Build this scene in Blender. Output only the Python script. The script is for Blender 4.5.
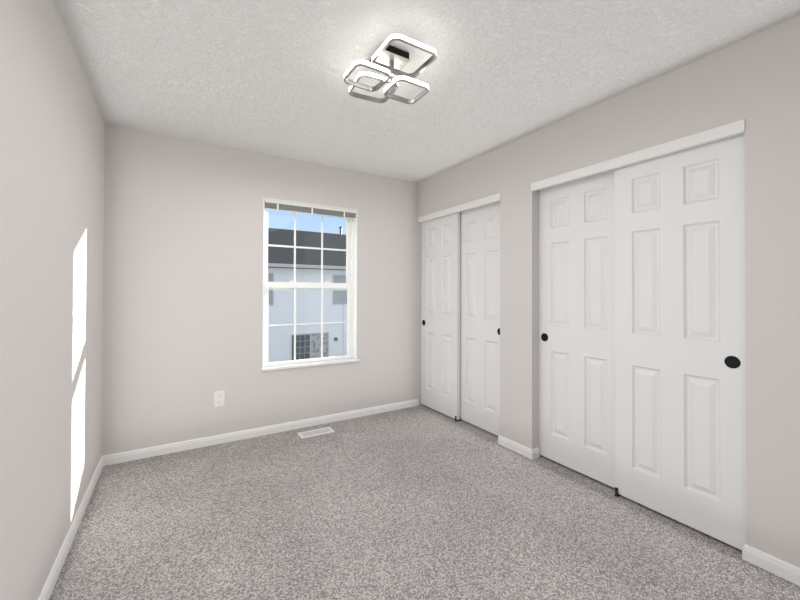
import bpy, bmesh, math, random
from mathutils import Vector, Matrix

for o in list(bpy.data.objects):
    bpy.data.objects.remove(o)
scn = bpy.context.scene
COL = scn.collection

# ---------------------------------------------------------------- camera
LEFT, RIGHT, BACK, REAR = -0.4351, 2.2846, 3.3474, -0.62
H = 2.44
cam = bpy.data.cameras.new('camera'); camo = bpy.data.objects.new('camera', cam); COL.objects.link(camo)
cam.sensor_fit = 'HORIZONTAL'; cam.sensor_width = 36.0
cam.lens = 36.0 * 368.356 / 800.0
cam.shift_y = -(300 - 288.403) / 800.0
cam.clip_start = 0.05; cam.clip_end = 500
f_ = Vector((0.521606, 0.853141, 0.008774)); r_ = Vector((0.853155, -0.521648, 0.003227)); u_ = Vector((-0.00733, -0.005802, 0.999956))
m3 = Matrix((r_, u_, -f_)).transposed()
camo.matrix_world = Matrix.Translation((0, 0, 1.24515)) @ m3.to_4x4()
scn.camera = camo

# ---------------------------------------------------------------- world
w = bpy.data.worlds.new('sky'); scn.world = w; w.use_nodes = True
wn, wl = w.node_tree.nodes, w.node_tree.links
wn.clear()
out = wn.new('ShaderNodeOutputWorld'); bg = wn.new('ShaderNodeBackground')
tc = wn.new('ShaderNodeTexCoord'); sp = wn.new('ShaderNodeSeparateXYZ'); rp = wn.new('ShaderNodeValToRGB')
wl.new(tc.outputs['Generated'], sp.inputs[0]); wl.new(sp.outputs['Z'], rp.inputs[0])
e = rp.color_ramp.elements
e[0].position = 0.0; e[0].color = (0.34, 0.43, 0.53, 1)
e[1].position = 0.5; e[1].color = (0.50, 0.54, 0.60, 1)
n = e.new(0.2); n.color = (0.25, 0.36, 0.50, 1)
wl.new(rp.outputs[0], bg.inputs[0]); bg.inputs[1].default_value = 2.05
wl.new(bg.outputs[0], out.inputs[0])

# ---------------------------------------------------------------- sun
sun = bpy.data.lights.new('sun', 'SUN'); suno = bpy.data.objects.new('sun', sun); COL.objects.link(suno)
sun.energy = 16.0; sun.angle = math.radians(1.0); sun.color = (1.0, 0.95, 0.86)
SUN_DIR = Vector((-1.0, -0.548, -0.304)).normalized()
suno.rotation_euler = SUN_DIR.to_track_quat('-Z', 'Y').to_euler()

# ---------------------------------------------------------------- added soft fill lights, not lamps of the room
def area(name, loc, direction, sx, sy, power, color):
    l = bpy.data.lights.new(name, 'AREA'); l.shape = 'RECTANGLE'; l.size = sx; l.size_y = sy
    l.energy = power; l.color = color
    o = bpy.data.objects.new(name, l); COL.objects.link(o); o.location = loc
    o.rotation_euler = Vector(direction).to_track_quat('-Z', 'Y').to_euler()
    return o
area('rear_fill', (0.45, REAR + 0.08, 1.25), (0.05, 1, 0.0), 1.4, 2.2, 5, (0.975, 0.98, 1.0))  # added fill behind the camera; the rear wall has no doorway
area('overhead_fill', (0.80, 1.65, 2.27), (0, 0, -1), 1.3, 2.4, 17, (0.965, 0.985, 1.0))  # added downward fill for even brightness, no fixture here
area('upward_fill', (0.92, 1.35, 0.12), (0, 0, 1), 2.5, 3.7, 9.0, (0.965, 0.985, 1.0))  # added fill just above the floor to lift the ceiling
area('left_fill', (LEFT + 0.03, 1.35, 1.20), (1, 0, 0), 3.7, 2.36, 17, (0.965, 0.985, 1.0))  # added fill along the left wall, evens out the closet doors
area('right_fill', (RIGHT - 0.03, 1.35, 1.20), (-1, 0, 0), 3.7, 2.36, 16, (0.965, 0.985, 1.0))  # added fill in front of the closets, brightens the left wall

scn.view_settings.view_transform = 'Standard'; scn.view_settings.look = 'None'
scn.view_settings.gamma = 1; scn.view_settings.use_curve_mapping = False
scn.view_settings.exposure = 0.04

# ---------------------------------------------------------------- materials
def mat(name, color, rough=0.6, metal=0.0, spec=0.5, emit=None, estr=0.0):
    m = bpy.data.materials.new(name); m.use_nodes = True
    b = m.node_tree.nodes['Principled BSDF']
    b.inputs['Base Color'].default_value = (*color, 1); b.inputs['Roughness'].default_value = rough
    b.inputs['Metallic'].default_value = metal; b.inputs['Specular IOR Level'].default_value = spec
    if emit:
        b.inputs['Emission Color'].default_value = (*emit, 1); b.inputs['Emission Strength'].default_value = estr
    return m
def N(m, t): return m.node_tree.nodes.new(t)
def L(m, a, b): m.node_tree.links.new(a, b)
def coords(m):
    t = N(m, 'ShaderNodeTexCoord'); return t.outputs['Object']
def add_bump(m, src, strength, dist, normal=None):
    b = N(m, 'ShaderNodeBump'); b.inputs['Strength'].default_value = strength; b.inputs['Distance'].default_value = dist
    L(m, src, b.inputs['Height'])
    if normal: L(m, normal, b.inputs['Normal'])
    L(m, b.outputs[0], m.node_tree.nodes['Principled BSDF'].inputs['Normal'])
    return b.outputs[0]
def noise(m, scale, detail=2, rough=0.5, dist=0.0):
    n = N(m, 'ShaderNodeTexNoise'); n.inputs['Scale'].default_value = scale; n.inputs['Detail'].default_value = detail
    n.inputs['Roughness'].default_value = rough; n.inputs['Distortion'].default_value = dist
    L(m, coords(m), n.inputs['Vector']); return n
def ramp(m, src, stops):
    r = N(m, 'ShaderNodeValToRGB'); e = r.color_ramp.elements
    e[0].position, e[0].color = stops[0][0], (*stops[0][1], 1)
    e[1].position, e[1].color = stops[-1][0], (*stops[-1][1], 1)
    for p, c in stops[1:-1]:
        x = e.new(p); x.color = (*c, 1)
    L(m, src, r.inputs[0]); return r

M_wall = mat('wall_paint', (0.603, 0.568, 0.549), 0.65, spec=0.3)
add_bump(M_wall, noise(M_wall, 140, 2).outputs['Fac'], 0.06, 0.002)
M_ceil = mat('ceiling_texture', (0.70, 0.69, 0.672), 0.85, spec=0.2)
cn = noise(M_ceil, 38, 3, 0.55, 1.4); cr = ramp(M_ceil, cn.outputs['Fac'], [(0.42, (0, 0, 0)), (0.50, (0.9, 0.9, 0.9)), (0.58, (0.2, 0.2, 0.2)), (0.72, (0.5, 0.5, 0.5))])
add_bump(M_ceil, cr.outputs[0], 0.62, 0.0045)
M_carpet = mat('carpet', (0.4, 0.36, 0.34), 0.95, spec=0.1)
vo_ = N(M_carpet, 'ShaderNodeTexVoronoi'); vo_.inputs['Scale'].default_value = 185; L(M_carpet, coords(M_carpet), vo_.inputs['Vector'])
sc_ = N(M_carpet, 'ShaderNodeSeparateColor'); L(M_carpet, vo_.outputs['Color'], sc_.inputs[0])
c1 = noise(M_carpet, 320, 2, 0.6); c2 = noise(M_carpet, 1.6, 2, 0.5)
ma_ = N(M_carpet, 'ShaderNodeMath'); ma_.operation = 'MULTIPLY_ADD'; L(M_carpet, vo_.outputs['Distance'], ma_.inputs[0]); ma_.inputs[1].default_value = -0.75
L(M_carpet, sc_.outputs[0], ma_.inputs[2])
cc = ramp(M_carpet, ma_.outputs[0], [(0.0, (0.24, 0.218, 0.209)), (0.18, (0.43, 0.397, 0.383)), (0.8, (0.60, 0.56, 0.542))])
mx = N(M_carpet, 'ShaderNodeMix'); mx.data_type = 'RGBA'; mx.blend_type = 'MULTIPLY'; mx.inputs[0].default_value = 1.0
cd = ramp(M_carpet, c2.outputs['Fac'], [(0.35, (0.90, 0.90, 0.90)), (0.65, (1.06, 1.06, 1.06))])
L(M_carpet, cc.outputs[0], mx.inputs[6]); L(M_carpet, cd.outputs[0], mx.inputs[7])
L(M_carpet, mx.outputs[2], M_carpet.node_tree.nodes['Principled BSDF'].inputs['Base Color'])
add_bump(M_carpet, vo_.outputs['Distance'], -0.5, 0.006, add_bump(M_carpet, c1.outputs['Fac'], 0.5, 0.004))
M_trim = mat('white_trim_paint', (0.76, 0.755, 0.735), 0.4)
M_door = mat('white_door_paint', (0.72, 0.72, 0.718), 0.42)
add_bump(M_door, noise(M_door, 60, 2).outputs['Fac'], 0.03, 0.001)
M_closet_shade = mat('closet_shade_dark', (0.25, 0.24, 0.235), 0.9)  # shade inside the closed closets, put into a dark wall colour
M_black = mat('black_metal', (0.006, 0.006, 0.006), 0.5, spec=0.2)
M_blackp = mat('black_plastic', (0.01, 0.01, 0.01), 0.5)
M_vinyl = mat('white_vinyl', (0.88, 0.88, 0.865), 0.35)
M_blind = mat('white_blind', (0.62, 0.615, 0.585), 0.5)
M_rail = mat('blind_headrail', (0.72, 0.71, 0.68), 0.35)
M_outlet = mat('outlet_plastic', (0.74, 0.735, 0.71), 0.3)
M_slot = mat('slot_dark', (0.03, 0.03, 0.03), 0.7)
M_vent = mat('vent_paint', (0.72, 0.715, 0.70), 0.45)
M_ventd = mat('vent_inside', (0.20, 0.195, 0.19), 0.8)
M_chrome = mat('brushed_chrome', (0.55, 0.54, 0.51), 0.38, 1.0)
M_chromed = mat('dark_chrome', (0.36, 0.35, 0.33), 0.3, 1.0)
M_glow = mat('lit_acrylic', (0.9, 0.9, 0.88), 0.4, emit=(1.0, 0.975, 0.93), estr=6.5)

M_glass = bpy.data.materials.new('window_glass'); M_glass.use_nodes = True
g = M_glass.node_tree; g.nodes.clear()
go = g.nodes.new('ShaderNodeOutputMaterial'); gt = g.nodes.new('ShaderNodeBsdfTransparent'); gg = g.nodes.new('ShaderNodeBsdfGlossy')
gg.inputs['Roughness'].default_value = 0.02; gm = g.nodes.new('ShaderNodeMixShader'); gm.inputs[0].default_value = 0.02
gt.inputs[0].default_value = (0.97, 0.98, 0.98, 1)
g.links.new(gt.outputs[0], gm.inputs[1]); g.links.new(gg.outputs[0], gm.inputs[2]); g.links.new(gm.outputs[0], go.inputs[0])

# outdoors
M_siding = mat('vinyl_siding', (0.92, 0.89, 0.895), 0.6)
M_roof = mat('asphalt_shingle', (0.10, 0.10, 0.10), 0.9)
rn = noise(M_roof, 9, 4, 0.7)
rr = ramp(M_roof, rn.outputs['Fac'], [(0.3, (0.052, 0.051, 0.052)), (0.7, (0.10, 0.098, 0.10))])
L(M_roof, rr.outputs[0], M_roof.node_tree.nodes['Principled BSDF'].inputs['Base Color'])
M_gutter = mat('gutter_white', (0.58, 0.54, 0.50), 0.5)
M_pane = mat('neighbour_pane', (0.44, 0.44, 0.47), 0.3)
M_paned = mat('neighbour_pane_dark', (0.12, 0.13, 0.14), 0.3)
M_curtain = mat('neighbour_curtain', (0.42, 0.42, 0.42), 0.8)
cu = noise(M_curtain, 5, 3, 0.6)
cur = ramp(M_curtain, cu.outputs['Fac'], [(0.38, (0.28, 0.28, 0.29)), (0.55, (0.58, 0.56, 0.55))])
L(M_curtain, cur.outputs[0], M_curtain.node_tree.nodes['Principled BSDF'].inputs['Base Color'])
M_pipe = mat('vent_pipe_metal', (0.12, 0.14, 0.18), 0.5)
M_shutter = mat('dark_frame', (0.12, 0.12, 0.14), 0.6)
M_grass = mat('grass', (0.09, 0.13, 0.05), 0.95)
gn = noise(M_grass, 3, 4, 0.7)
gr = ramp(M_grass, gn.outputs['Fac'], [(0.3, (0.26, 0.25, 0.17)), (0.7, (0.42, 0.40, 0.30))])
L(M_grass, gr.outputs[0], M_grass.node_tree.nodes['Principled BSDF'].inputs['Base Color'])

# ---------------------------------------------------------------- mesh helpers
def box(bm, x0, x1, y0, y1, z0, z1, rot=None, piv=None):
    vs = [bm.verts.new((x, y, z)) for z in (z0, z1) for y in (y0, y1) for x in (x0, x1)]
    for f in ((0, 2, 3, 1), (4, 5, 7, 6), (0, 1, 5, 4), (2, 6, 7, 3), (0, 4, 6, 2), (1, 3, 7, 5)):
        bm.faces.new([vs[i] for i in f])
    if rot: bmesh.ops.rotate(bm, verts=vs, cent=piv, matrix=rot)
    return vs
def prism(bm, pts, conv, d0, d1):
    """extrude polygon pts (2-D) between d0 and d1; conv(u, v, d) -> xyz"""
    a = [bm.verts.new(conv(u, v, d0)) for u, v in pts]; b = [bm.verts.new(conv(u, v, d1)) for u, v in pts]
    bm.faces.new(a); bm.faces.new(b[::-1]); n = len(pts)
    for i in range(n): bm.faces.new((a[i], b[i], b[(i + 1) % n], a[(i + 1) % n]))
def cyl(bm, c, axis, r, h, seg=24, r2=None):
    """cylinder from c along the axis"""
    ax = Vector(axis).normalized(); q = ax.to_track_quat('Z', 'Y').to_matrix()
    r2 = r if r2 is None else r2
    A = [bm.verts.new(Vector(c) + q @ Vector((r * math.cos(t), r * math.sin(t), 0))) for t in [2 * math.pi * i / seg for i in range(seg)]]
    B = [bm.verts.new(Vector(c) + q @ Vector((r2 * math.cos(t), r2 * math.sin(t), h))) for t in [2 * math.pi * i / seg for i in range(seg)]]
    bm.faces.new(A[::-1]); bm.faces.new(B)
    for i in range(seg): bm.faces.new((A[i], A[(i + 1) % seg], B[(i + 1) % seg], B[i]))
def obj(name, bm, m, parent=None, bevel=0.0, smooth=False, origin=None):
    bmesh.ops.recalc_face_normals(bm, faces=bm.faces)
    me = bpy.data.meshes.new(name)
    if origin: bmesh.ops.translate(bm, verts=bm.verts, vec=-Vector(origin))
    bm.to_mesh(me); bm.free()
    me.materials.append(m)
    if smooth:
        for p in me.polygons: p.use_smooth = True
    o = bpy.data.objects.new(name, me); COL.objects.link(o)
    if parent: o.parent = parent
    if origin: o.location = origin
    if bevel:
        b = o.modifiers.new('bevel', 'BEVEL'); b.width = bevel; b.segments = 2; b.limit_method = 'ANGLE'; b.angle_limit = math.radians(40)
        for p in me.polygons: p.use_smooth = False
    return o
def boxes(name, lst, m, parent=None, bevel=0.0):
    bm = bmesh.new()
    for b in lst: box(bm, *b)
    return obj(name, bm, m, parent, bevel)
def empty(name, loc=(0, 0, 0)):
    o = bpy.data.objects.new(name, None); COL.objects.link(o); o.location = loc; o.empty_display_size = 0.1
    return o
def kid(name, bm, m, root, bevel=0.0, smooth=False):
    """part built in world coordinates and parented to a thing's empty"""
    bmesh.ops.translate(bm, verts=bm.verts, vec=-root.location if root.parent is None else Vector((0, 0, 0)))
    return obj(name, bm, m, root, bevel, smooth)
def tag(o, label=None, cat=None, group=None, kind=None):
    if label: o['label'] = label
    if cat: o['category'] = cat
    if group: o['group'] = group
    if kind: o['kind'] = kind
    return o
def struct(o, label=None): o['kind'] = 'structure'; return tag(o, label)

# ---------------------------------------------------------------- room shell
WT = 0.115                                     # right wall thickness
CB = RIGHT + 0.72                              # closet back
NEAR0, NEAR1, FAR0 = 0.630, 1.840, 2.157       # closet openings along the right wall
TOPZ = 2.050
struct(boxes('floor', [(LEFT - 0.12, CB + 0.1, REAR - 0.12, BACK + 0.18, -0.12, 0.0)], M_carpet), 'grey-beige textured carpet covering the bedroom floor')
struct(boxes('ceiling', [(LEFT - 0.12, CB + 0.1, REAR - 0.12, BACK + 0.18, H, H + 0.12)], M_ceil), 'white ceiling with a stippled texture')
struct(boxes('wall_left', [(LEFT - 0.12, LEFT, REAR - 0.12, BACK + 0.18, 0, H)], M_wall), 'plain greige wall on the left with a strip of sunlight')
struct(boxes('wall_rear', [(LEFT, CB + 0.1, REAR - 0.12, REAR, 0, H)], M_wall))
bm = bmesh.new()
prism(bm, [(REAR, 0), (NEAR0, 0), (NEAR0, TOPZ), (NEAR1, TOPZ), (NEAR1, 0), (FAR0, 0), (FAR0, TOPZ), (BACK, TOPZ), (BACK, H), (REAR, H)],
      lambda u, v, d: (d, u, v), RIGHT, RIGHT + WT)
struct(obj('wall_right', bm, M_wall), 'greige wall on the right holding both closet openings')
# back wall with window hole
WX0, WX1, WZ0, WZ1 = 0.651, 1.545, 0.556, 2.062
bm = bmesh.new()
X0, X1 = LEFT, CB + 0.1
o_ = [(X0, 0), (X1, 0), (X1, H), (X0, H)]; i_ = [(WX0, WZ0), (WX1, WZ0), (WX1, WZ1), (WX0, WZ1)]
vo = {}
for d in (BACK, BACK + 0.18):
    vo[d] = ([bm.verts.new((x, d, z)) for x, z in o_], [bm.verts.new((x, d, z)) for x, z in i_])
    for k in range(4):
        bm.faces.new((vo[d][0][k], vo[d][0][(k + 1) % 4], vo[d][1][(k + 1) % 4], vo[d][1][k]))
for s in (0, 1):
    A, B = vo[BACK][s], vo[BACK + 0.18][s]
    for k in range(4): bm.faces.new((A[k], A[(k + 1) % 4], B[(k + 1) % 4], B[k]))
struct(obj('wall_back', bm, M_wall), 'greige back wall with the single window')
# closet interiors
struct(boxes('wall_closet', [(CB, CB + 0.1, REAR, BACK, 0, H), (RIGHT + WT, CB, FAR0 - 0.21, FAR0 - 0.11, 0, H), (RIGHT + WT, CB, NEAR0 - 0.25, NEAR0 - 0.15, 0, H)], M_closet_shade))

# baseboards: profile with a rounded, stepped top
BH, BT = 0.071, 0.012
def base_prof(t=BT, h=BH):
    return [(0, 0), (t, 0), (t, h * 0.66), (t * 0.80, h * 0.72), (t * 0.72, h * 0.86), (t * 0.45, h * 0.96), (0, h)]
def baseboard(name, path, side, label=None):
    """mitred sweep along a path; side=+1 puts the board on the left of the direction of travel"""
    bm = bmesh.new(); P = [Vector(p) for p in path]; n = len(P); rows = []
    nr = []
    for a, b in zip(P, P[1:]):
        d = (b - a).normalized(); nr.append(Vector((-d.y, d.x)) * side)
    for i in range(n):
        if i == 0: m = nr[0]
        elif i == n - 1: m = nr[-1]
        else:
            m = nr[i - 1] + nr[i]; m = m / (1 + nr[i - 1].dot(nr[i]))
        rows.append([bm.verts.new((P[i].x + m.x * u, P[i].y + m.y * u, v)) for u, v in base_prof()])
    bm.faces.new(rows[0]); bm.faces.new(rows[-1][::-1])
    for A, B in zip(rows, rows[1:]):
        for i in range(len(A)): bm.faces.new((A[i], B[i], B[(i + 1) % len(A)], A[(i + 1) % len(A)]))
    return struct(obj(name, bm, M_trim), label)
baseboard('baseboard_left', [(LEFT, REAR), (LEFT, BACK - BT)], -1, 'white baseboard along the left wall')
baseboard('baseboard_back', [(LEFT, BACK), (RIGHT, BACK)], -1, 'white baseboard under the window')
baseboard('baseboard_right', [(RIGHT, REAR), (RIGHT, NEAR0), (RIGHT + 0.026, NEAR0)], 1, 'short white baseboard at the right edge beside the closet')
baseboard('baseboard_pillar', [(RIGHT + 0.072, NEAR1), (RIGHT, NEAR1), (RIGHT, FAR0), (RIGHT + 0.072, FAR0)], 1, 'white baseboard stub between the two closets')

# closet head trims (track fascias)
def fascia(name, y0, y1, label):
    bm = bmesh.new()
    prism(bm, [(RIGHT + 0.022, 2.004), (RIGHT - 0.006, 2.004), (RIGHT - 0.008, 2.007), (RIGHT - 0.008, 2.060), (RIGHT - 0.006, 2.063), (RIGHT, 2.063), (RIGHT, 2.049), (RIGHT + 0.022, 2.049)],
          lambda u, v, d: (u, d, v), y0, y1)
    # aluminium double track behind it
    o = struct(obj(name, bm, M_trim), label)
    return o
fascia('trim_1', NEAR0 - 0.002, NEAR1 + 0.003, 'white track cover board above the nearer closet')
fascia('trim_2', FAR0 - 0.006, BACK - 0.001, 'white track cover board above the farther closet')

# ---------------------------------------------------------------- sliding six-panel doors
DZ0, DZ1, DT = 0.015, 2.040, 0.035
def door_mesh(wd):
    """front face toward -X at x=0; local y 0..wd, z from DZ0 to DZ1"""
    bm = bmesh.new()
    o0 = wd - 0.612
    ys = [0, 0.098 + o0, 0.252 + o0, 0.362 + o0, 0.512 + o0, wd]
    zs = [DZ0, 0.203, 0.813, 0.998, 1.608, 1.716, 1.922, DZ1]
    grid = {}
    for i, y in enumerate(ys):
        for j, z in enumerate(zs): grid[i, j] = bm.verts.new((0, y, z))
    prof = [(0.004, 0.0050), (0.010, 0.0125), (0.020, 0.0130), (0.043, 0.0025), (0.048, 0.0020)]
    for i in range(5):
        for j in range(7):
            c = [grid[i, j], grid[i + 1, j], grid[i + 1, j + 1], grid[i, j + 1]]
            if i in (1, 3) and j in (1, 3, 5):
                y0, y1, z0, z1 = ys[i], ys[i + 1], zs[j], zs[j + 1]
                prev = c
                for off, dep in prof:
                    cur = [bm.verts.new(v) for v in ((dep, y0 + off, z0 + off), (dep, y1 - off, z0 + off), (dep, y1 - off, z1 - off), (dep, y0 + off, z1 - off))]
                    for k in range(4): bm.faces.new((prev[k], prev[(k + 1) % 4], cur[(k + 1) % 4], cur[k]))
                    prev = cur
                bm.faces.new(prev)
            else: bm.faces.new(c)
    # edges and back
    bk = {}
    ring = [(i, 0) for i in range(6)] + [(5, j) for j in range(1, 8)] + [(i, 7) for i in range(4, -1, -1)] + [(0, j) for j in range(6, 0, -1)]
    R = [grid[k] for k in ring]; Bk = [bm.verts.new((DT, v.co.y, v.co.z)) for v in R]
    for k in range(len(R)): bm.faces.new((R[k], R[(k + 1) % len(R)], Bk[(k + 1) % len(R)], Bk[k]))
    bm.faces.new(Bk)
    return bm
def pull(y, z, parent):
    """round recessed finger pull set in the door face"""
    bm = bmesh.new(); seg = 36
    prof = [(0.0305, 0.0), (0.0305, -0.0016), (0.0285, -0.0024), (0.0262, -0.0016), (0.0250, 0.004), (0.0, 0.0045)]
    rings = []
    for r, d in prof[:-1]:
        rings.append([bm.verts.new((d, y + r * math.cos(2 * math.pi * i / seg), z + r * math.sin(2 * math.pi * i / seg))) for i in range(seg)])
    for a, b in zip(rings, rings[1:]):
        for i in range(seg): bm.faces.new((a[i], a[(i + 1) % seg], b[(i + 1) % seg], b[i]))
    # closed pan in front of the door skin
    c = bm.verts.new((-0.0008, y, z)); lastr = [bm.verts.new((-0.0008, v.co.y, v.co.z)) for v in rings[-2]]
    for i in range(seg): bm.faces.new((lastr[i], lastr[(i + 1) % seg], c))
    return obj('finger_pull', bm, M_black, parent, smooth=False)
doors = [  # name, x of front face, y0, width, pull y, label
    ('door_1', RIGHT + 0.035, NEAR0 + 0.004, 0.616, 0.054, 'white six-panel sliding door at the right, front leaf of the nearer closet'),
    ('door_2', RIGHT + 0.082, 1.221, 0.618, 0.570, 'white six-panel sliding door, rear leaf of the nearer closet beside the pillar'),
    ('door_3', RIGHT + 0.082, FAR0 + 0.001, 0.620, 0.076, 'white six-panel sliding door, rear leaf of the farther closet'),
    ('door_4', RIGHT + 0.035, 2.738, 0.606, 0.556, 'white six-panel sliding door in the far corner, front leaf of the farther closet'),
]
for nme, x, y0, wd, py, lab in doors:
    o = struct(obj(nme, door_mesh(wd), M_door), lab); o['category'] = 'door'
    o.location = (x, y0, 0)
    p = pull(py, 0.907, o); p['label'] = 'round black finger pull'

# top tracks inside the openings
for nme, y0, y1 in (('trim_3', NEAR0, NEAR1), ('trim_4', FAR0, BACK)):
    struct(boxes(nme, [(RIGHT + 0.026, RIGHT + 0.113, y0 + .001, y1 - .001, 2.044, 2.049)], M_trim))

# floor guides
def guide(y, label, sgn):
    root = empty('door_guide', (RIGHT + 0.05, y, 0))
    bm = bmesh.new(); box(bm, RIGHT + 0.022, RIGHT + 0.125, y - 0.010, y + 0.010, 0.0, 0.006); kid('guide_base', bm, M_blackp, root)
    bm = bmesh.new(); box(bm, RIGHT + 0.024, RIGHT + 0.031, y - 0.008, y + 0.008, 0.006, 0.052); kid('guide_fin', bm, M_blackp, root, bevel=0.002)
    bm = bmesh.new(); box(bm, RIGHT + 0.0735, RIGHT + 0.0785, y - 0.008, y + 0.008, 0.006, 0.045); kid('guide_fin', bm, M_blackp, root, bevel=0.001)
    tag(root, label, 'door guide', 'black floor guides under the closet doors')
guide(1.237, 'black plastic floor guide under the sliding doors of the nearer closet', 1)
guide(2.748, 'black plastic floor guide under the sliding doors of the farther closet', -1)

# ---------------------------------------------------------------- window
win = struct(empty('window_1', (1.098, BACK + 0.05, WZ0)), 'white double-hung window with grilles in the back wall'); win['category'] = 'window'
def wpart(name, lst, m, bevel=0.0, parent=None):
    bm = bmesh.new()
    for b in lst: box(bm, *b)
    bmesh.ops.translate(bm, verts=bm.verts, vec=-win.location)
    return obj(name, bm, m, parent or win, bevel)
def frame4(x0, x1, z0, z1, y0, y1, l, r, b, t):
    return [(x0, x0 + l, y0, y1, z0, z1), (x1 - r, x1, y0, y1, z0, z1), (x0 + l, x1 - r, y0, y1, z0, z0 + b), (x0 + l, x1 - r, y0, y1, z1 - t, z1)]
B_ = BACK
wpart('jamb_liner', frame4(WX0, WX1, WZ0 + 0.001, WZ1, B_ - 0.002, B_ + 0.052, 0.010, 0.010, 0.004, 0.006), M_vinyl, 0.002)
wpart('outer_frame', frame4(WX0, WX1, WZ0 + 0.001, WZ1, B_ + 0.052, B_ + 0.128, 0.026, 0.026, 0.020, 0.028), M_vinyl, 0.002)
FX0, FX1 = WX0 + 0.026, WX1 - 0.026
us = wpart('upper_sash', frame4(FX0, FX1, 1.256, WZ1 - 0.028, B_ + 0.092, B_ + 0.120, 0.036, 0.042, 0.056, 0.034), M_vinyl, 0.002)
ls = wpart('lower_sash', frame4(FX0, FX1, 0.578, 1.328, B_ + 0.058, B_ + 0.088, 0.036, 0.042, 0.028, 0.052), M_vinyl, 0.002)
gy0, gy1 = B_ + 0.107, B_ + 0.111
mw = 0.0085
MX = (0.958, 1.222)
wpart('grille', [(x - mw, x + mw, gy0, gy1, 1.312, 2.0) for x in MX] + [(FX0 + 0.036, MX[0] - mw, gy0, gy1, 1.652, 1.669), (MX[0] + mw, MX[1] - mw, gy0, gy1, 1.652, 1.669), (MX[1] + mw, FX1 - 0.042, gy0, gy1, 1.652, 1.669)], M_vinyl, 0, us)
MX2 = (0.953, 1.213); g0, g1 = B_ + 0.072, B_ + 0.076; mz = 0.938
wpart('grille', [(x - mw, x + mw, g0, g1, 0.605, 1.276) for x in MX2] + [(FX0 + 0.036, MX2[0] - mw, g0, g1, mz - .006, mz + .006), (MX2[0] + mw, MX2[1] - mw, g0, g1, mz - .006, mz + .006), (MX2[1] + mw, FX1 - 0.042, g0, g1, mz - .006, mz + .006)], M_vinyl, 0, ls)
wpart('glass_pane', [(FX0 + 0.036, FX1 - 0.042, B_ + 0.1155, B_ + 0.1165, 1.312, 2.0)], M_glass, 0, us)
wpart('glass_pane', [(FX0 + 0.036, FX1 - 0.042, B_ + 0.0825, B_ + 0.0835, 0.605, 1.276)], M_glass, 0, ls)
for x in (0.93, 1.27):
    wpart('sash_lock', [(x - 0.022, x + 0.022, B_ + 0.060, B_ + 0.086, 1.328, 1.340)], M_vinyl, 0.003, ls)
# stool and a thin apron bead
bm = bmesh.new()
prism(bm, [(B_ + 0.058, 0.5605), (B_ - 0.018, 0.5605), (B_ - 0.018, 0.576), (B_ + 0.058, 0.576)], lambda u, v, d: (d, u, v), WX0 + 0.0005, WX1 - 0.0005)
prism(bm, [(B_ - 0.0005, 0.553), (B_ - 0.016, 0.553), (B_ - 0.022, 0.558), (B_ - 0.022, 0.572), (B_ - 0.018, 0.577), (B_ - 0.0005, 0.577)],
      lambda u, v, d: (d, u, v), WX0 - 0.006, WX1 + 0.020)
bmesh.ops.translate(bm, verts=bm.verts, vec=-win.location)
obj('window_sill', bm, M_trim, win)

# mini blind, pulled up
bl = empty('window_blind', (1.098, BACK + 0.02, 1.972))
BX0, BX1 = WX0 + 0.013, WX1 - 0.013
bm = bmesh.new()
prism(bm, [(B_ - 0.002, 2.055), (B_ + 0.034, 2.055), (B_ + 0.034, 2.022), (B_ + 0.002, 2.022), (B_ - 0.004, 2.027), (B_ - 0.004, 2.051)], lambda u, v, d: (d, u, v), BX0, BX1)
kid('headrail', bm, M_rail, bl, 0.001)
bm = bmesh.new()
for k in range(14):
    z = 2.017 - k * 0.0031
    prism(bm, [(B_ + 0.001, z - 0.0008), (B_ + 0.013, z + 0.0008), (B_ + 0.026, z - 0.0008), (B_ + 0.026, z - 0.0002), (B_ + 0.013, z + 0.0016), (B_ + 0.001, z)], lambda u, v, d: (d, u, v), BX0 + 0.004, BX1 - 0.004)
kid('slat_stack', bm, M_blind, bl)
bm = bmesh.new(); box(bm, BX0 + 0.003, BX1 - 0.003, B_ + 0.001, B_ + 0.027, 1.963, 1.973); kid('bottom_rail', bm, M_blind, bl, 0.002)
for x in (BX0 + 0.11, 1.085, BX1 - 0.125):
    bm = bmesh.new(); box(bm, x - 0.006, x + 0.006, B_ - 0.0035, B_ + 0.0005, 1.962, 2.022); kid('ladder_tape', bm, M_vinyl, bl)
tag(bl, 'white mini blind pulled up at the top of the window', 'blind')

# ---------------------------------------------------------------- outlet
ot = empty('wall_outlet', (0.3165, BACK, 0.365))
ox, oz = 0.3165, 0.365
bm = bmesh.new(); box(bm, ox - 0.040, ox + 0.040, BACK - 0.006, BACK - 0.0002, oz - 0.064, oz + 0.064); kid('cover_plate', bm, M_outlet, ot, 0.003)
for dz in (0.0265, -0.0265):
    bm = bmesh.new()
    pts = [(0.017 * math.cos(t), 0.0145 * math.copysign(min(1, abs(math.sin(t)) * 1.15), math.sin(t))) for t in [2 * math.pi * i / 24 for i in range(24)]]
    prism(bm, [(ox + u, oz + dz + v) for u, v in pts], lambda u, v, d: (u, d, v), BACK - 0.0085, BACK - 0.0061)
    rc = kid('receptacle', bm, M_outlet, ot)
    bm = bmesh.new()
    for sx_, hh in ((-0.0065, 0.0045), (0.0065, 0.0037)): box(bm, ox + sx_ - 0.001, ox + sx_ + 0.001, BACK - 0.0090, BACK - 0.0086, oz + dz + 0.003 - hh, oz + dz + 0.003 + hh)
    cyl(bm, (ox, BACK - 0.0086, oz + dz - 0.0085), (0, -1, 0), 0.0022, 0.0004, 12)
    bmesh.ops.translate(bm, verts=bm.verts, vec=-ot.location)
    obj('slots', bm, M_slot, rc)
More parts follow.
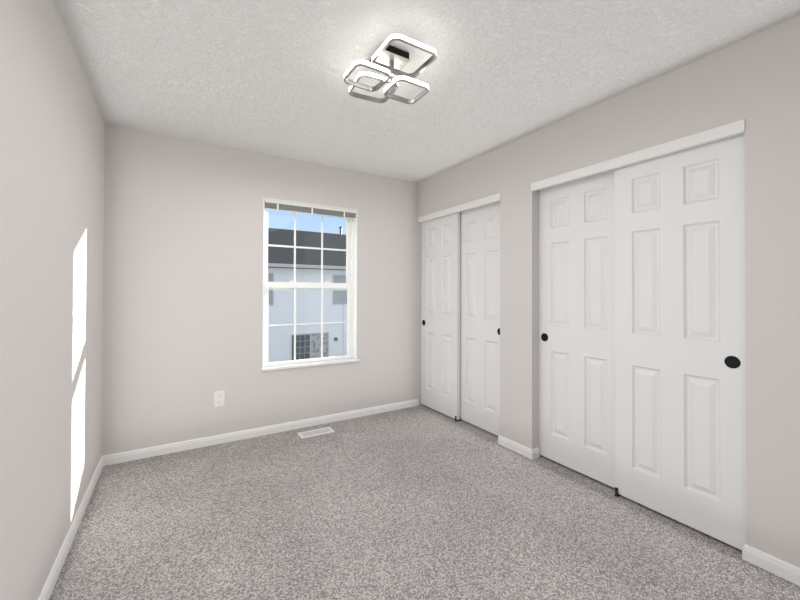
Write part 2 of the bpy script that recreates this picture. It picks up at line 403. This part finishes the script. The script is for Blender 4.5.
bm = bmesh.new(); cyl(bm, (ox, BACK - 0.0061, oz), (0, -1, 0), 0.0032, 0.0012, 14); kid('screw', bm, M_outlet, ot)
tag(ot, 'white double electrical outlet low on the back wall left of the window', 'outlet')

# ---------------------------------------------------------------- floor vent
vx0, vx1, vy0, vy1 = 0.922, 1.218, 3.092, 3.220
fv = empty('floor_vent', ((vx0 + vx1) / 2, (vy0 + vy1) / 2, 0.0))
bm = bmesh.new(); fw = 0.020
for (x0, x1, y0, y1) in ((vx0, vx0 + fw, vy0, vy1), (vx1 - fw, vx1, vy0, vy1), (vx0 + fw, vx1 - fw, vy0, vy0 + fw), (vx0 + fw, vx1 - fw, vy1 - fw, vy1)):
    box(bm, x0, x1, y0, y1, 0.0, 0.007)
kid('flange', bm, M_vent, fv)
bm = bmesh.new(); box(bm, vx0 + fw, vx1 - fw, vy0 + fw, vy1 - fw, 0.0, 0.001); kid('duct_shadow_pan', bm, M_ventd, fv)
bm = bmesh.new(); nl = 24
xa, xb = vx0 + fw, vx1 - fw
for k in range(nl):
    x = xa + (k + 0.5) * (xb - xa) / nl
    t = -0.5 if x > (xa + xb) / 2 else -0.5
    box(bm, x - 0.0030, x + 0.0030, vy0 + fw, vy1 - fw, 0.0038, 0.0050, Matrix.Rotation(t, 3, 'Y'), (x, 0, 0.0044))
box(bm, xa, xb, (vy0 + vy1) / 2 - 0.0035, (vy0 + vy1) / 2 + 0.0035, 0.0055, 0.0068)
kid('louvers', bm, M_vent, fv)
bm = bmesh.new(); box(bm, 1.160, 1.172, vy0 + 0.03, vy0 + 0.05, 0.0068, 0.012); kid('damper_lever', bm, M_vent, fv, 0.001)
tag(fv, 'white metal floor register in the carpet below the window', 'vent')

# ---------------------------------------------------------------- ceiling light
CX, CY = 0.925, 1.60
lt = empty('ceiling_light', (CX, CY, H))
def rrect(w_, d_, r, n=7):
    pts = []
    for cx, cy, a0 in ((w_ / 2 - r, d_ / 2 - r, 0), (-w_ / 2 + r, d_ / 2 - r, 90), (-w_ / 2 + r, -d_ / 2 + r, 180), (w_ / 2 - r, -d_ / 2 + r, 270)):
        for k in range(n + 1):
            t = math.radians(a0 + 90 * k / n); pts.append((cx + r * math.cos(t), cy + r * math.sin(t)))
    return pts
def ring(w_, d_, r, off0, off1, z0, z1, cx, cy, rot):
    """rounded square tube between two inward offsets"""
    bm = bmesh.new()
    O = rrect(w_ - 2 * off0, d_ - 2 * off0, max(r - off0, 0.004)); I = rrect(w_ - 2 * off1, d_ - 2 * off1, max(r - off1, 0.003))
    c, s = math.cos(rot), math.sin(rot)
    P = lambda p, z: (cx + p[0] * c - p[1] * s, cy + p[0] * s + p[1] * c, z)
    a = [bm.verts.new(P(p, z0)) for p in O]; b = [bm.verts.new(P(p, z0)) for p in I]
    e2 = [bm.verts.new(P(p, z1)) for p in O]; f2 = [bm.verts.new(P(p, z1)) for p in I]
    n = len(a)
    for i in range(n):
        j = (i + 1) % n
        bm.faces.new((a[i], a[j], b[j], b[i])); bm.faces.new((e2[i], f2[i], f2[j], e2[j]))
        bm.faces.new((a[i], e2[i], e2[j], a[j])); bm.faces.new((b[i], b[j], f2[j], f2[i]))
    return bm
rings = [  # cx, cy, w, d, z bottom, rotation
    (0.926, 1.488, 0.252, 0.238, 2.350, 0.0),
    (0.918, 1.790, 0.226, 0.226, 2.345, -0.10),
    (0.806, 1.640, 0.194, 0.190, 2.300, 0.02),
    (1.040, 1.645, 0.198, 0.190, 2.300, 0.0),
]
for (cx, cy, w_, d_, z, rt) in rings:
    bm = ring(w_, d_, 0.040, 0.0062, 0.0115, z + 0.0042, z + 0.023, cx, cy, rt)
    b2 = ring(w_, d_, 0.040, 0.0, 0.0115, z, z + 0.004, cx, cy, rt); t_ = bpy.data.meshes.new('t'); b2.to_mesh(t_); b2.free(); bm.from_mesh(t_); bpy.data.meshes.remove(t_)
    fr = kid('ring_frame', bm, M_chromed, lt)
    bm = ring(w_, d_, 0.040, 0.0, 0.0060, z + 0.0042, z + 0.023, cx, cy, rt)
    bmesh.ops.translate(bm, verts=bm.verts, vec=-lt.location)
    dd = obj('light_strip', bm, M_glow, fr); dd['label'] = 'glowing white diffuser around the ring'
# canopy
bm = bmesh.new(); box(bm, 0.850, 0.992, 1.540, 1.700, H - 0.037, H - 0.0002)
cp = kid('canopy', bm, M_black, lt, 0.002)
bm = bmesh.new(); box(bm, 0.846, 0.996, 1.536, 1.704, H - 0.040, H - 0.0372)
bmesh.ops.translate(bm, verts=bm.verts, vec=-lt.location); obj('canopy_plate', bm, M_chrome, cp)
# arms from the canopy hub down to each ring
def bar(bm, p, q, wd, th):
    p, q = Vector(p), Vector(q); d = q - p; L_ = d.length; R_ = d.to_track_quat('X', 'Z').to_matrix()
    vs = box(bm, 0, L_, -wd / 2, wd / 2, -th / 2, th / 2)
    for v in vs: v.co = p + R_ @ v.co
bm = bmesh.new(); cyl(bm, (0.9225, 1.5975, H - 0.105), (0, 0, 1), 0.013, 0.0648, 20); kid('stem', bm, M_chromed, lt)
for p in ((0.926, 1.596, 2.362), (0.920, 1.688, 2.357), (0.893, 1.640, 2.311), (0.951, 1.645, 2.311)):
    bm = bmesh.new(); bar(bm, (0.9225, 1.5975, 2.345), p, 0.014, 0.008); kid('arm', bm, M_chromed, lt)
tag(lt, 'modern ceiling light of four glowing rounded square rings on a chrome canopy', 'ceiling light')

# ---------------------------------------------------------------- outdoors
struct(boxes('ground', [(-60, 90, BACK + 1.0, 120, -3.5, -3.3)], M_grass))
BY = 22.0
nb = empty('neighbouring_house', (6.0, BY, -3.3))
def npart(name, bm, m, parent=None, bevel=0):
    bmesh.ops.translate(bm, verts=bm.verts, vec=-nb.location)
    return obj(name, bm, m, parent or nb, bevel)
bm = bmesh.new()
HX0, HX1 = -8.0, 24.0
nl = 56
pts = [(BY + 9.0, -3.3), (BY + 9.0, 2.92)]
prof = []
for k in range(nl):
    z = -3.3 + k * 0.1055
    prof += [(BY - 0.014, z), (BY, z + 0.1054)]
prism(bm, prof + [(BY + 9.0, prof[-1][1]), (BY + 9.0, -3.3)], lambda u, v, d: (d, u, v), HX0, HX1)
npart('siding_wall', bm, M_siding)
bm = bmesh.new()
prism(bm, [(BY - 0.45, 2.83), (BY + 4.5, 5.64), (BY + 9.45, 2.83), (BY + 9.45, 2.74), (BY - 0.45, 2.74)], lambda u, v, d: (d, u, v), HX0 - 0.3, HX1 + 0.3)
npart('roof', bm, M_roof)
bm = bmesh.new(); box(bm, HX0 - 0.3, HX1 + 0.3, BY - 0.56, BY - 0.451, 2.64, 2.82); npart('gutter', bm, M_gutter)
bm = bmesh.new(); box(bm, HX0 - 0.2, HX1 + 0.2, BY - 0.45, BY - 0.02, 2.64, 2.735); npart('soffit', bm, M_gutter)
bm = bmesh.new(); box(bm, HX0, HX1, BY - 0.035, BY - 0.015, -0.78, -0.70); npart('band_board', bm, M_siding)
def house_window(x0, x1, z0, z1, m=M_pane):
    bm = bmesh.new()
    for b in frame4(x0 - 0.06, x1 + 0.06, z0 - 0.06, z1 + 0.06, BY - 0.06, BY - 0.0155, 0.06, 0.06, 0.06, 0.06): box(bm, *b)
    box(bm, x0, x1, BY - 0.05, BY - 0.03, (z0 + z1) / 2 - 0.025, (z0 + z1) / 2 + 0.025)
    fr = npart('window', bm, M_gutter)
    bm = bmesh.new(); box(bm, x0, x1, BY - 0.028, BY - 0.0155, z0, z1); npart('pane', bm, m, fr)
house_window(3.85, 4.80, 0.50, 2.22)
house_window(8.55, 9.55, 0.50, 2.22)
house_window(0.4, 1.35, 0.50, 2.22)
house_window(13.2, 14.2, 0.50, 2.22)
# patio door
bm = bmesh.new()
for b in frame4(6.02, 8.22, -3.28, -1.30, BY - 0.075, BY - 0.0155, 0.10, 0.08, 0.08, 0.08): box(bm, *b)
box(bm, 7.02, 7.12, BY - 0.07, BY - 0.03, -3.2, -1.38)
pdr = npart('patio_door', bm, M_gutter)
bm = bmesh.new(); box(bm, 6.12, 7.02, BY - 0.03, BY - 0.0155, -3.2, -1.38); npart('door_glass', bm, M_paned, pdr)
bm = bmesh.new(); box(bm, 7.12, 8.14, BY - 0.03, BY - 0.0155, -3.2, -1.38); npart('curtained_glass', bm, M_curtain, pdr)
bm = bmesh.new()
for k in (1, 2): box(bm, 6.12 + k * 0.30 - 0.015, 6.12 + k * 0.30 + 0.015, BY - 0.04, BY - 0.031, -3.2, -1.38)
for k in range(1, 5): box(bm, 6.12, 7.02, BY - 0.045, BY - 0.0405, -3.2 + k * 0.364 - 0.015, -3.2 + k * 0.364 + 0.015)
npart('door_grille', bm, M_pane, pdr)
bm = bmesh.new(); box(bm, 5.95, 6.07, BY - 0.09, BY - 0.0155, -3.28, -1.36); npart('dark_trim', bm, M_shutter)
bm = bmesh.new(); box(bm, 9.22, 9.34, BY - 0.10, BY - 0.0155, -3.0, 0.42); npart('downspout', bm, M_siding)
bm = bmesh.new(); cyl(bm, (8.69, BY - 0.0155, -1.76), (0, -1, 0), 0.11, 0.09, 20); npart('wall_vent', bm, M_shutter)
bm = bmesh.new(); cyl(bm, (10.78, BY + 4.35, 5.35), (0, 0, 1), 0.075, 0.72, 14); cyl(bm, (10.78, BY + 4.35, 6.07), (0, 0, 1), 0.14, 0.10, 14); npart('vent_pipe', bm, M_pipe)
tag(nb, 'two-storey house with pale siding and dark shingle roof seen through the window', 'house')
